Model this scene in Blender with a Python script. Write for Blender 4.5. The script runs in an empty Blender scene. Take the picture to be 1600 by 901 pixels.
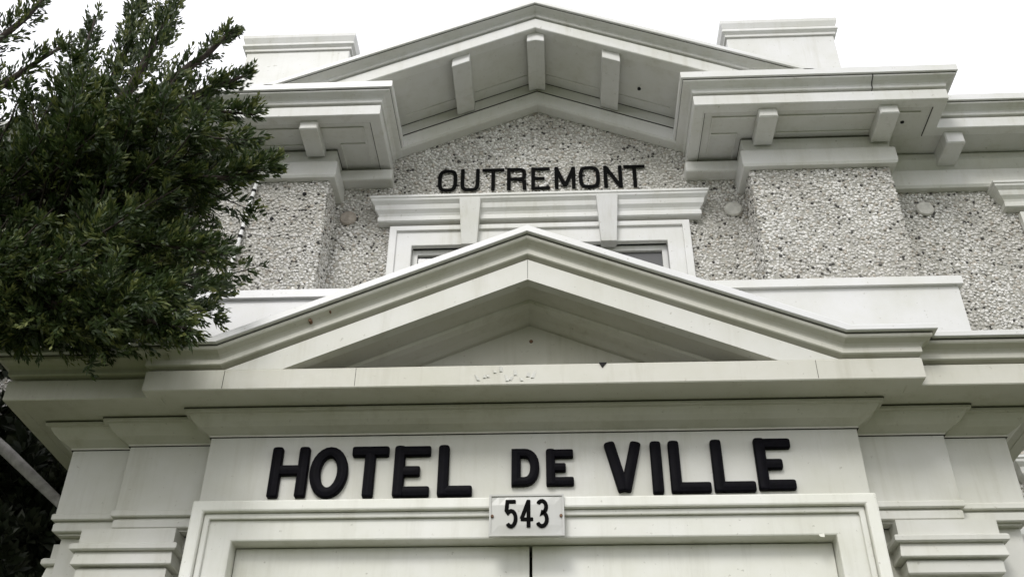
import bpy, math, random
import numpy as np
from mathutils import Vector, Matrix

random.seed(7); rng = np.random.default_rng(11)
S = bpy.context.scene
C = S.collection
ZO = 1.6            # eye height: building coordinates below are measured from the eye, the ground is ZO lower

# ------------------------------------------------------------------ camera
F, PITCH, YAW, ROLL = 1590.0, math.radians(35.46), math.radians(-2.907), math.radians(0.497)
def _cam_dir(x, f, y):
    c, s = math.cos(ROLL), math.sin(ROLL); x, y = c*x - s*y, s*x + c*y
    c, s = math.cos(PITCH), math.sin(PITCH); f, y = c*f - s*y, s*f + c*y
    c, s = math.cos(YAW), math.sin(YAW); x, f = c*x + s*f, -s*x + c*f
    return Vector((x, f, y))
cam = bpy.data.cameras.new('camera'); camo = bpy.data.objects.new('camera', cam); C.objects.link(camo)
r_, u_, f_ = _cam_dir(1, 0, 0), _cam_dir(0, 0, 1), _cam_dir(0, 1, 0)
camo.matrix_world = Matrix(((r_.x, u_.x, -f_.x, 0.10), (r_.y, u_.y, -f_.y, -3.35), (r_.z, u_.z, -f_.z, ZO), (0, 0, 0, 1)))
cam.sensor_width = 36.0; cam.lens = F/1600*36.0; cam.clip_start = 0.05; cam.clip_end = 3000
S.camera = camo

# ------------------------------------------------------------------ sky, sun, exposure
SUN_EL, SUN_AZ = math.radians(42), math.radians(196)      # high, from in front of the facade, behind thin cloud
w = bpy.data.worlds.new('World'); S.world = w; w.use_nodes = True
nt = w.node_tree; nt.nodes.clear()
out = nt.nodes.new('ShaderNodeOutputWorld'); bg = nt.nodes.new('ShaderNodeBackground')
sky = nt.nodes.new('ShaderNodeTexSky'); sky.sky_type = 'NISHITA'; sky.sun_disc = False
sky.sun_elevation = SUN_EL; sky.sun_rotation = SUN_AZ; sky.dust_density = 3.0
cl = nt.nodes.new('ShaderNodeTexNoise'); cl.inputs['Scale'].default_value = 2.2; cl.inputs['Detail'].default_value = 5
cr = nt.nodes.new('ShaderNodeValToRGB')
cr.color_ramp.elements[0].position = .3; cr.color_ramp.elements[0].color = (12.4, 12.4, 13.0, 1)
cr.color_ramp.elements[1].position = .7; cr.color_ramp.elements[1].color = (15.4, 15.4, 15.9, 1)
mx = nt.nodes.new('ShaderNodeMixRGB'); mx.inputs['Fac'].default_value = .9
nt.links.new(cl.outputs['Fac'], cr.inputs['Fac']); nt.links.new(sky.outputs['Color'], mx.inputs['Color1'])
nt.links.new(cr.outputs['Color'], mx.inputs['Color2']); nt.links.new(mx.outputs['Color'], bg.inputs['Color'])
bg.inputs['Strength'].default_value = .10; nt.links.new(bg.outputs['Background'], out.inputs['Surface'])
sl = bpy.data.lights.new('sun', 'SUN'); so = bpy.data.objects.new('sun', sl); C.objects.link(so)
sl.energy = 1.5; sl.angle = math.radians(18); sl.color = (1, .985, .955)
_d = Vector((math.sin(SUN_AZ)*math.cos(SUN_EL), math.cos(SUN_AZ)*math.cos(SUN_EL), math.sin(SUN_EL)))
so.rotation_euler = _d.to_track_quat('Z', 'Y').to_euler(); so.location = (-6, -14, 20)
vs = S.view_settings; vs.view_transform = 'Standard'; vs.look = 'None'; vs.gamma = 1; vs.exposure = 0.12
vs.use_curve_mapping = False
S.cycles.max_bounces = 6; S.cycles.diffuse_bounces = 4; S.cycles.glossy_bounces = 2; S.cycles.transmission_bounces = 2

# ------------------------------------------------------------------ materials
def nodes(name):
    m = bpy.data.materials.new(name); m.use_nodes = True; t = m.node_tree; t.nodes.clear()
    o = t.nodes.new('ShaderNodeOutputMaterial'); b = t.nodes.new('ShaderNodeBsdfPrincipled')
    t.links.new(b.outputs[0], o.inputs['Surface']); return m, t, b
def N(t, k, **kw):
    n = t.nodes.new(k)
    for a, v in kw.items():
        if hasattr(n, a): setattr(n, a, v)
        else: n.inputs[a.replace('_', ' ')].default_value = v
    return n
def ramp(t, src, p0, p1, c0=(0,0,0,1), c1=(1,1,1,1)):
    r = t.nodes.new('ShaderNodeValToRGB'); e = r.color_ramp.elements
    e[0].position, e[0].color, e[1].position, e[1].color = p0, c0, p1, c1
    t.links.new(src, r.inputs['Fac']); return r.outputs['Color']
def mixc(t, fac, a, b):
    n = t.nodes.new('ShaderNodeMixRGB')
    for k, v in (('Fac', fac), ('Color1', a), ('Color2', b)):
        if isinstance(v, (tuple, float, int)): n.inputs[k].default_value = v
        else: t.links.new(v, n.inputs[k])
    return n.outputs['Color']
def paint(name, base, dirt=(.36, .34, .25), amount=.35, chips=.0, rough=.48, bump=.25):
    """weathered oil paint on timber: blotchy, streaked by rain, with specks of dirt and lost paint"""
    m, t, b = nodes(name)
    g = N(t, 'ShaderNodeNewGeometry')
    n1 = N(t, 'ShaderNodeTexNoise', Scale=2.3, Detail=6.0, Roughness=.62); t.links.new(g.outputs['Position'], n1.inputs['Vector'])
    mp = N(t, 'ShaderNodeMapping'); mp.inputs['Scale'].default_value = (26, 26, 1.6); t.links.new(g.outputs['Position'], mp.inputs['Vector'])
    n2 = N(t, 'ShaderNodeTexNoise', Scale=1.0, Detail=4.0, Roughness=.6); t.links.new(mp.outputs[0], n2.inputs['Vector'])
    n3 = N(t, 'ShaderNodeTexNoise', Scale=46.0, Detail=3.0, Roughness=.6); t.links.new(g.outputs['Position'], n3.inputs['Vector'])
    n4 = N(t, 'ShaderNodeTexNoise', Scale=9.0, Detail=8.0, Roughness=.75); t.links.new(g.outputs['Position'], n4.inputs['Vector'])
    bl = tuple(c*.86 for c in base[:2]) + (base[2]*.79, 1)
    c = mixc(t, ramp(t, n1.outputs['Fac'], .35, .7), base + (1,), bl)
    st = N(t, 'ShaderNodeMath', operation='MULTIPLY'); t.links.new(ramp(t, n2.outputs['Fac'], .52, .85), st.inputs[0])
    sm = N(t, 'ShaderNodeMath', operation='MULTIPLY'); t.links.new(ramp(t, n1.outputs['Fac'], .42, .72), sm.inputs[0]); sm.inputs[1].default_value = amount; t.links.new(sm.outputs[0], st.inputs[1])
    c = mixc(t, st.outputs[0], c, dirt + (1,))
    sp = N(t, 'ShaderNodeMath', operation='MULTIPLY'); t.links.new(ramp(t, n3.outputs['Fac'], .67, .74), sp.inputs[0]); sp.inputs[1].default_value = .45
    c = mixc(t, sp.outputs[0], c, (.22, .2, .14, 1))
    if chips:
        ch = ramp(t, n4.outputs['Fac'], .745-.05*chips, .76-.05*chips)
        c = mixc(t, ch, c, (.30, .27, .2, 1))
    mp2 = N(t, 'ShaderNodeMapping'); mp2.inputs['Scale'].default_value = (8.5, 8.5, .8); t.links.new(g.outputs['Position'], mp2.inputs['Vector'])
    n5 = N(t, 'ShaderNodeTexNoise', Scale=1.0, Detail=6.0, Roughness=.7); t.links.new(mp2.outputs[0], n5.inputs['Vector'])
    dr = N(t, 'ShaderNodeMath', operation='MULTIPLY'); t.links.new(ramp(t, n5.outputs['Fac'], .54, .74), dr.inputs[0]); dr.inputs[1].default_value = amount*.60
    c = mixc(t, dr.outputs[0], c, (.40, .385, .30, 1))
    oi = N(t, 'ShaderNodeObjectInfo'); mr = N(t, 'ShaderNodeMapRange'); mr.inputs[3].default_value = .94; mr.inputs[4].default_value = 1.04; t.links.new(oi.outputs['Random'], mr.inputs[0])
    hv = N(t, 'ShaderNodeHueSaturation'); t.links.new(mr.outputs[0], hv.inputs['Value']); t.links.new(c, hv.inputs['Color'])
    t.links.new(hv.outputs['Color'], b.inputs['Base Color'])
    b.inputs['Roughness'].default_value = rough
    bp = N(t, 'ShaderNodeBump', Strength=bump, Distance=.004); t.links.new(n4.outputs['Fac'], bp.inputs['Height']); t.links.new(bp.outputs[0], b.inputs['Normal'])
    return m
def plain(name, base, rough=.5, metal=0.0, var=.25, scale=30.0, bump=.2, spec=.4):
    m, t, b = nodes(name); g = N(t, 'ShaderNodeNewGeometry')
    n1 = N(t, 'ShaderNodeTexNoise', Scale=scale, Detail=5.0, Roughness=.6); t.links.new(g.outputs['Position'], n1.inputs['Vector'])
    c = mixc(t, ramp(t, n1.outputs['Fac'], .3, .7), tuple(x*(1-var) for x in base) + (1,), tuple(min(1, x*(1+var)) for x in base) + (1,))
    t.links.new(c, b.inputs['Base Color']); b.inputs['Roughness'].default_value = rough; b.inputs['Metallic'].default_value = metal; b.inputs['Specular IOR Level'].default_value = spec
    bp = N(t, 'ShaderNodeBump', Strength=bump, Distance=.004); t.links.new(n1.outputs['Fac'], bp.inputs['Height']); t.links.new(bp.outputs[0], b.inputs['Normal'])
    return m
M = {}
M['porch'] = paint('porch_paint', (.62, .617, .572), amount=.75, chips=.35)
M['worn'] = paint('worn_paint', (.57, .56, .495), amount=1.0, chips=.7)
M['trim'] = paint('upper_trim_paint', (.66, .66, .645), amount=.7, chips=.25)
M['soffit'] = paint('soffit_paint', (.64, .64, .615), amount=.6, chips=.15)
M['flash'] = paint('white_metal_flashing', (.72, .72, .72), amount=.12, rough=.35, bump=.1)
M['doorp'] = paint('door_paint', (.76, .76, .71), amount=.5, chips=.2)
M['mortar'] = plain('pebble_mortar', (.36, .35, .31), .9, var=.4, scale=60, bump=.6)
M['plate'] = paint('number_plate_enamel', (.50, .50, .475), amount=.12, rough=.3, bump=.05)
M['black'] = plain('black_letter_paint', (.002, .0017, .0035), .55, var=.5, scale=60, bump=.2, spec=.07)
M['ink'] = plain('black_flat_paint', (.003, .003, .003), .9, var=.3, scale=80, spec=.1)
M['rust'] = plain('rusted_steel', (.15, .085, .05), .8, var=.4, scale=120)
M['anchor'] = plain('painted_iron', (.54,.53,.48), .7, var=.2)
M['oldiron'] = plain('weathered_iron', (.36,.32,.27), .8, var=.3)
M['joint_shade'] = plain('joint_grime_and_shade', (.05,.047,.038), .9, var=.3)  # dark joint lines, with contact shade between mouldings put into the colour
M['hole'] = plain('dark_hole', (.01, .01, .01), .9)
M['bark'] = plain('cedar_bark', (.035, .026, .02), .9, var=.5, scale=40, bump=.8)
M['palebark'] = plain('pale_smooth_bark', (.36, .345, .33), .7, var=.3, scale=25, bump=.4)
M['roof'] = plain('grey_roof_membrane', (.16, .16, .16), .85)
M['proof'] = plain('light_metal_roofing', (.52, .52, .51), .6, var=.1)
M['wire'] = plain('white_cable', (.8, .8, .78), .4)
M['concrete'] = plain('concrete', (.075, .07, .05), .9, var=.2, scale=12, bump=.4)
M['grass'] = plain('lawn', (.034, .047, .008), .95, var=.5, scale=9, bump=.5)
# glass of the window: dim interior with a soft sky reflection
m, t, b = nodes('window_glass'); b.inputs['Base Color'].default_value = (.09, .09, .088, 1); b.inputs['Roughness'].default_value = .12; M['glass'] = m
# pebbles: own colour of each stone
m, t, b = nodes('pebbles'); a = N(t, 'ShaderNodeAttribute', attribute_name='stone'); t.links.new(a.outputs['Color'], b.inputs['Base Color']); b.inputs['Roughness'].default_value = .75; M['pebble'] = m
def leafmat(name, c0, c1, c2):
    m, t, b = nodes(name); a = N(t, 'ShaderNodeAttribute', attribute_name='tint')
    r = N(t, 'ShaderNodeValToRGB'); e = r.color_ramp.elements; e[0].color = c0 + (1,); e[1].color = c2 + (1,); e[1].position = 1
    k = e.new(.6); k.color = c1 + (1,)
    t.links.new(a.outputs['Fac'], r.inputs['Fac']); t.links.new(r.outputs['Color'], b.inputs['Base Color'])
    b.inputs['Roughness'].default_value = .5
    tr = N(t, 'ShaderNodeBsdfTranslucent'); t.links.new(r.outputs['Color'], tr.inputs['Color'])
    ms = N(t, 'ShaderNodeMixShader'); ms.inputs[0].default_value = .22
    o = [n for n in t.nodes if n.type == 'OUTPUT_MATERIAL'][0]
    t.links.new(b.outputs[0], ms.inputs[1]); t.links.new(tr.outputs[0], ms.inputs[2]); t.links.new(ms.outputs[0], o.inputs['Surface'])
    return m
M['needle'] = leafmat('cedar_foliage', (.016, .029, .010), (.048, .078, .02), (.19, .21, .06))
M['leaf'] = leafmat('broad_leaf', (.015, .022, .012), (.03, .04, .02), (.10, .11, .07))

# ------------------------------------------------------------------ object helpers
WL = {}                                              # world location of every object
def finish(o, loc, parent, label=None, cat=None, group=None, kind=None):
    C.objects.link(o)
    WL[o.name] = Vector(loc)
    if parent is not None:
        o.parent = parent; o.location = Vector(loc) - WL[parent.name]
    else: o.location = loc
    for k, v in (('label', label), ('category', cat), ('group', group), ('kind', kind)):
        if v: o[k] = v
    return o
def empty(name, loc, label, cat, group=None):
    o = bpy.data.objects.new(name, None); o.empty_display_size = .2
    return finish(o, (loc[0], loc[1], loc[2] + ZO), None, label, cat, group)
class MB:
    def __init__(s): s.v = []; s.f = []
    def add(s, vs, fs):
        k = len(s.v); s.v += [tuple(p) for p in vs]; s.f += [tuple(i + k for i in f) for f in fs]; return s
    def box(s, x0, x1, y0, y1, z0, z1):
        return s.add([(x0,y0,z0),(x1,y0,z0),(x1,y1,z0),(x0,y1,z0),(x0,y0,z1),(x1,y0,z1),(x1,y1,z1),(x0,y1,z1)],
                     [(0,3,2,1),(4,5,6,7),(0,1,5,4),(1,2,6,5),(2,3,7,6),(3,0,4,7)])
    def cbox(s, x0, x1, y0, y1, z0, z1, c=.004):
        """box with chamfered long edges (front silhouette), softer than a bare cube"""
        ring = lambda y, k: [(x0+k,y,z0),(x1-k,y,z0),(x1,y,z0+k),(x1,y,z1-k),(x1-k,y,z1),(x0+k,y,z1),(x0,y,z1-k),(x0,y,z0+k)]
        ins = [(min(max(p[0], x0+c), x1-c), y0, min(max(p[2], z0+c), z1-c)) for p in ring(y0, c)]
        v = ins + ring(y0+c, c*.5) + ring(y1, c*.5); f = [tuple(range(8))]
        for r in (0, 8):
            for i in range(8): j = (i+1) % 8; f.append((r+i, r+8+i, r+8+j, r+j))
        f.append(tuple(reversed(range(16, 24)))); return s.add(v, f)
    def prism_y(s, poly, y0, y1):
        """polygon in x,z pushed from y0 back to y1"""
        n = len(poly); v = [(x,y0,z) for x,z in poly] + [(x,y1,z) for x,z in poly]
        f = [tuple(range(n)), tuple(reversed(range(n,2*n)))] + [(i, n+i, n+(i+1)%n, (i+1)%n) for i in range(n)]
        return s.add(v, f)
    def prism_z(s, poly, z0, z1):
        n = len(poly); v = [(x,y,z0) for x,y in poly] + [(x,y,z1) for x,y in poly]
        f = [tuple(reversed(range(n))), tuple(range(n,2*n))] + [(i, (i+1)%n, n+(i+1)%n, n+i) for i in range(n)]
        return s.add(v, f)
    def sweep(s, plan, prof, closed=True):
        """moulding: plan polyline (x,y) run left to right seen from in front, prof = (outward, z); mitred corners"""
        P = [Vector(p) for p in plan]; nrm = []
        for a, b in zip(P[:-1], P[1:]):
            d = (b-a).normalized(); nrm.append(Vector((d.y, -d.x)))
        mit = []
        for i in range(len(P)):
            if i == 0: mit.append(nrm[0])
            elif i == len(P)-1: mit.append(nrm[-1])
            else:
                k = nrm[i-1] + nrm[i]; mit.append(k / max(.2, (1 + nrm[i-1].dot(nrm[i]))))
        k = len(prof); v = []
        for p, m_ in zip(P, mit):
            for o, z in prof: q = p + m_*o; v.append((q.x, q.y, z))
        f = []
        for i in range(len(P)-1):
            for j in range(k if closed else k-1):
                a, b = i*k+j, i*k+(j+1) % k; f.append((a, b, b+k, a+k))
        if closed: f += [tuple(reversed(range(k))), tuple(range((len(P)-1)*k, len(P)*k))]
        return s.add(v, f)
    def tube(s, pts, rad, seg=8):
        pts = [Vector(p) for p in pts]; v = []; n = len(pts)
        for i, p in enumerate(pts):
            d = (pts[min(i+1, n-1)] - pts[max(i-1, 0)]).normalized()
            a = d.orthogonal().normalized() if i == 0 else (a - d*a.dot(d)).normalized()
            b = d.cross(a); r = rad[i] if isinstance(rad, (list, tuple)) else rad
            v += [p + (a*math.cos(2*math.pi*k/seg) + b*math.sin(2*math.pi*k/seg))*r for k in range(seg)]
        f = [tuple(reversed(range(seg))), tuple(range((n-1)*seg, n*seg))]
        for i in range(n-1):
            for k in range(seg): q = (k+1) % seg; f.append((i*seg+k, i*seg+q, (i+1)*seg+q, (i+1)*seg+k))
        return s.add(v, f)
    def disc(s, cx, cz, r, y0, y1, seg=20, dome=.0):
        v = []; f = []
        rings = [(r, y1), (r, y0+.25*(y1-y0)), (r*.88, y0)] + ([(r*.5, y0-dome)] if dome else [])
        for rr, y in rings: v += [(cx+rr*math.cos(2*math.pi*k/seg), y, cz+rr*math.sin(2*math.pi*k/seg)) for k in range(seg)]
        for i in range(len(rings)-1):
            for k in range(seg): q = (k+1) % seg; f.append((i*seg+k, i*seg+q, (i+1)*seg+q, (i+1)*seg+k))
        f.append(tuple(range((len(rings)-1)*seg, len(rings)*seg))); return s.add(v, f)
    def build(s, name, mat, parent=None, smooth=False, bevel=0, **kw):
        v = np.array(s.v, float); c = (v.min(0) + v.max(0))/2; c[2] = v[:,2].min()
        me = bpy.data.meshes.new(name); me.from_pydata((v-c).tolist(), [], s.f); me.materials.append(M[mat] if isinstance(mat, str) else mat)
        if smooth: me.shade_smooth()
        o = bpy.data.objects.new(name, me)
        if bevel:
            bv = o.modifiers.new('edge', 'BEVEL'); bv.width = bevel; bv.segments = 2; bv.limit_method = 'ANGLE'; bv.angle_limit = math.radians(35)
        return finish(o, (c[0], c[1], c[2] + ZO), parent, **kw)
def clone(o, shift, parent, **kw):
    c = o.copy(); return finish(c, WL[o.name] + Vector(shift), parent, **kw)

# ------------------------------------------------------------------ ground
g = MB().add([(-400,-400,-ZO),(400,-400,-ZO),(400,400,-ZO),(-400,400,-ZO)], [(0,1,2,3)]).build('lawn', 'grass', kind='structure')
MB().box(-1.1, 1.1, -16, -1.62, -ZO-.05, -ZO+.02).build('path', 'concrete', kind='structure')

# ------------------------------------------------------------------ the town hall
YW, YP, MX = 1.20, 1.00, .02                       # main wall, face of its flat pilasters, centre of the upper facade
hall = empty('town_hall', (0, 1.2, -ZO), 'white painted town hall with pedimented timber porch and pebble dashed upper wall', 'building')
SL = .43                                           # slope of the main gable
WX = 6.2
# -- pebble-dashed walls
def gable_z(x): return 4.60 - SL*abs(x - MX)
wall = MB()
wall.prism_y([(-WX,3.535),(WX,3.535),(WX,4.2),(MX+1.2,4.2),(MX+.9,gable_z(MX+.9)+.12),(MX,4.72),(MX-.9,gable_z(MX-.9)+.12),(MX-1.2,4.2),(-WX,4.2)], YW, YW+.3)
for a_, b_, c_, d_ in ((-WX,WX,-ZO,.1),(-WX,2.48,.1,1.84),(4.06,WX,.1,1.84),(-WX,WX,1.84,2.065),(-WX,MX-.72,2.065,3.535),(MX+.72,2.84,2.065,3.535),(4.28,WX,2.065,3.535)):
    wall.box(a_, b_, YW, YW+.3, c_, d_)
wall_o = wall.build('wall', 'mortar', hall)

def ico():
    p = (1+5**.5)/2
    v = np.array([(-1,p,0),(1,p,0),(-1,-p,0),(1,-p,0),(0,-1,p),(0,1,p),(0,-1,-p),(0,1,-p),(p,0,-1),(p,0,1),(-p,0,-1),(-p,0,1)], float)
    v /= np.linalg.norm(v[0])
    f = np.array([(0,11,5),(0,5,1),(0,1,7),(0,7,10),(0,10,11),(1,5,9),(5,11,4),(11,10,2),(10,7,6),(7,1,8),(3,9,4),(3,4,2),(3,2,6),(3,6,8),(3,8,9),(4,9,5),(2,4,11),(6,2,10),(8,6,7),(9,8,1)])
    return v, f
IV, IF = ico()
def np_mesh(name, v, f, mat, parent, attr=None, vals=None, smooth=True, **kw):
    c = (v.min(0)+v.max(0))/2; c[2] = v[:,2].min()
    me = bpy.data.meshes.new(name); nv, nf, k = len(v), len(f), f.shape[1]
    me.vertices.add(nv); me.vertices.foreach_set('co', (v-c).astype(np.float32).ravel())
    me.loops.add(nf*k); me.loops.foreach_set('vertex_index', f.astype(np.int32).ravel())
    me.polygons.add(nf); me.polygons.foreach_set('loop_start', np.arange(0, nf*k, k, dtype=np.int32)); 
    me.update(calc_edges=True); me.validate()
    if attr:
        if vals.ndim == 2:
            a = me.attributes.new(attr, 'FLOAT_COLOR', 'POINT'); a.data.foreach_set('color', vals.astype(np.float32).ravel())
        else:
            a = me.attributes.new(attr, 'FLOAT', 'POINT'); a.data.foreach_set('value', vals.astype(np.float32))
    if smooth: me.shade_smooth()
    me.materials.append(M[mat]); o = bpy.data.objects.new(name, me)
    return finish(o, (c[0], c[1], c[2]+ZO), parent, **kw)
def pebbles(u0, u1, z0, z1, keep=None, step=.0166):
    """jittered packing of stones on a u,z rectangle -> centres, in wall coordinates (u, out, z)"""
    nu, nz = int((u1-u0)/step)+1, int((z1-z0)/(step*.87))+1
    uu, zz = np.meshgrid(np.arange(nu), np.arange(nz)); uu = uu.ravel(); zz = zz.ravel()
    u = u0 + (uu + .5*(zz % 2))*step; z = z0 + zz*step*.87
    u = u + rng.normal(0, step*.24, len(u)); z = z + rng.normal(0, step*.24, len(z))
    k = (u > u0) & (u < u1) & (z > z0) & (z < z1) & (rng.random(len(u)) > .05)
    if keep is not None: k &= keep(u, z)
    return u[k], z[k]
def stone_mesh(name, sheets, parent):
    V_, F_, A_ = [], [], []; nb = 0
    for kind, u, z, plane in sheets:
        n = len(u); r = rng.uniform(.0062, .0114, n); tone = rng.choice([0,1,2,3], n, p=[.53,.30,.095,.075]); r = np.where(tone == 3, r*.88, r)
        sc = np.stack([r*rng.uniform(.85,1.35,n), r*rng.uniform(.45,.85,n), r*rng.uniform(.75,1.15,n)], 1)
        ang = rng.uniform(0, math.pi, n); ca, sa = np.cos(ang), np.sin(ang)
        p = IV[None]*sc[:,None,:]*rng.uniform(.82,1.18,(n,12,1))
        x = p[:,:,0]*ca[:,None] - p[:,:,2]*sa[:,None]; zz = p[:,:,0]*sa[:,None] + p[:,:,2]*ca[:,None]; y = p[:,:,1]
        dep = rng.uniform(-.003, .004, n)[:,None]
        if kind == 'front': v = np.stack([x+u[:,None], plane + y + dep, zz+z[:,None]], 2)
        else: v = np.stack([plane + y + dep, x+u[:,None], zz+z[:,None]], 2)     # side faces: u runs along y
        f = IF[None] + (np.arange(n)*12)[:,None,None] + nb
        base = np.array([(.755,.745,.715),(.645,.635,.60),(.50,.46,.40),(.08,.076,.07)])[tone]
        stn = .5+.5*np.sin(u*5.1+2.1*np.sin(z*3.3))*np.sin(z*4.3+1.7*np.sin(u*7.9)); col = base*rng.uniform(.82,1.14,(n,1))*(1-.26*stn[:,None]*np.array([[.95,1.0,1.08]])); col = np.concatenate([col, np.ones((n,1))], 1)
        V_.append(v.reshape(-1,3)); F_.append(f.reshape(-1,3)); A_.append(np.repeat(col, 12, 0)); nb += n*12
    return np_mesh(name, np.concatenate(V_), np.concatenate(F_), 'pebble', parent, 'stone', np.concatenate(A_), kind='stuff')
def on_wall(u, z):
    win = (np.abs(u-MX) < .80) & (z < 3.68)
    win |= (np.abs(u-3.56) < .80) & (z < 3.68) | (np.abs(u-3.27) < .86) & (z < 2.02)
    inp = (np.abs(np.abs(u-MX)-1.585) < .375)
    hid = (np.abs(u) < 1.70) & (z < 2.5)
    top = z < np.where(np.abs(u-MX) < 1.0, gable_z(u)+.03, 4.08)
    return top & ~win & ~inp & ~hid
u, z = pebbles(-2.9, 3.7, 1.4, 4.7, on_wall)
stone_mesh('pebble_dash', [('front', u, z, YW)], wall_o)
# -- flat pilasters of the upper wall
for sgn in (-1, 1):
    x0, x1 = sorted((MX + sgn*1.198, MX + sgn*1.973))
    po = MB().box(x0, x1, YP, YW+.05, 1.2, 4.095).build('pilaster', 'mortar', hall)
    u, z = pebbles(x0, x1, 2.95, 4.0); a = [('front', u, z, YP)]
    for xs in (x0, x1):
        u, z = pebbles(YP+.01, YW-.01, 2.95, 4.0); a.append(('side', u, z, xs))
    stone_mesh('pebble_dash', a, po)
    # frieze board wrapped round the head of the pilaster, upper fillet set back
    path = [(x0, YW), (x0, YP), (x1, YP), (x1, YW)]
    b = MB().sweep(path, [(-.02,3.885),(.036,3.885),(.044,3.90),(.044,3.995),(.036,4.006),(-.02,4.006)]).build('frieze_board', 'soffit', po)
    MB().sweep(path, [(.0,4.0935),(.0325,4.0935),(.0325,4.0975),(.0,4.0975)]).build('joint_and_shade', 'joint_shade', po)  # dark strip that paints contact shade where fillet meets soffit
    MB().sweep(path, [(-.02,4.007),(.022,4.007),(.030,4.06),(.030,4.098),(-.02,4.098)]).build('fillet', 'soffit', po)
# -- bed boards in the recesses of the upper wall
for sgn in (-1, 1):
    a, b = sorted((MX+sgn*.86, MX+sgn*1.20))
    MB().box(a, b, YW-.085, YW+.02, 3.995, 4.075).build('frieze_board', 'soffit', wall_o, bevel=.012)
    a, b = sorted((MX+sgn*1.975, sgn*WX))
    MB().sweep([(a, YW-.02), (b, YW-.02)], [(-.03,3.86),(.02,3.86),(.03,3.875),(.03,3.985),(.01,4.0),(.045,4.05),(.045,4.098),(-.03,4.098)]).build('frieze_board', 'soffit', wall_o)
# -- round wall anchor plates
for x, z, mt in ((1.138, 3.765, 'anchor'), (2.21, 3.732, 'anchor'), (-1.09, 3.765, 'oldiron')):
    MB().disc(x, z, .050, YW-.020, YW+.01, dome=.002).build('anchor_plate', mt, wall_o, smooth=False)
# -- coping band over the porch roof
bx = [(-2.14, YW), (-2.14, .93), (2.14, .93), (2.14, YW)]
bd = MB().sweep(bx, [(-.05,1.2),(0,1.2),(0,3.012),(-.05,3.012)]).build('parapet_band', 'flash', hall)
MB().sweep(bx, [(-.20,3.013),(.022,3.013),(.022,3.058),(.012,3.068),(-.20,3.082)]).build('coping', 'flash', bd)

# -- windows of the upper floor
def window(cx, zt, hw, lower=False, name='window'):
    """hw = half width of the outer frame, zt = top of the outer frame"""
    yf = YW-.03; zb = zt-(1.87 if lower else 1.6)
    wo = MB()
    wo.prism_y([(cx-hw,zb),(cx-hw,zt),(cx+hw,zt),(cx+hw,zb),(cx+hw-.12,zb),(cx+hw-.12,zt-.13),(cx-hw+.12,zt-.13),(cx-hw+.12,zb)], yf, YW+.19)
    o = wo.build(name, 'trim', hall, bevel=.004)
    i = hw-.12
    MB().prism_y([(cx-hw-.012,zb),(cx-hw-.012,zt+.003),(cx+hw+.012,zt+.003),(cx+hw+.012,zb),(cx+hw-.03,zb),(cx+hw-.03,zt-.03),(cx-hw+.03,zt-.03),(cx-hw+.03,zb)], yf-.015, yf+.02).build('outer_moulding', 'trim', o, bevel=.003)
    MB().prism_y([(cx-i,zb),(cx-i,zt-.13),(cx+i,zt-.13),(cx+i,zb),(cx+i-.03,zb),(cx+i-.03,zt-.165),(cx-i+.03,zt-.165),(cx-i+.03,zb)], yf+.045, yf+.09).build('sash', 'trim', o)
    MB().box(cx-.02, cx+.02, yf+.048, yf+.088, zb, zt-.17).build('mullion', 'trim', o)
    for s in (-1, 1):
        a, b = sorted((cx+s*.021, cx+s*(i-.031))); MB().box(a, b, yf+.062, yf+.068, zb, zt-.166).build('pane', 'glass', o)
    # hood: a cyma on a fillet, returned at both ends
    W = hw+.035
    ho = MB().sweep([(cx-W,YW+.02),(cx-W,YW-.005),(cx+W,YW-.005),(cx+W,YW+.02)],
        [(-.02,zt+.03),(.042,zt+.03),(.050,zt+.036),(.050,zt+.062),(.044,zt+.070),(.050,zt+.085),(.066,zt+.105),(.072,zt+.135),(.090,zt+.155),(.092,zt+.168),(.098,zt+.172),(.098,zt+.186),(-.02,zt+.196)]).build('hood', 'trim', o)
    for s in (-1, 1):
        k = cx+s*.392
        MB().add([(k-.062,YW-.112,zt+.155),(k+.062,YW-.112,zt+.155),(k+.044,YW-.062,zt-.150),(k-.044,YW-.062,zt-.150),
                  (k-.062,YW,zt+.155),(k+.062,YW,zt+.155),(k+.044,YW,zt-.150),(k-.044,YW,zt-.150)],
                 [(3,2,1,0),(4,5,6,7),(0,1,5,4),(1,2,6,5),(2,3,7,6),(3,0,4,7)]).build('keystone', 'trim', o, bevel=.003)
    return o
window(MX, 3.665, .84)
window(3.56, 3.665, .84)
window(3.27, 1.97, .90, True)

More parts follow.
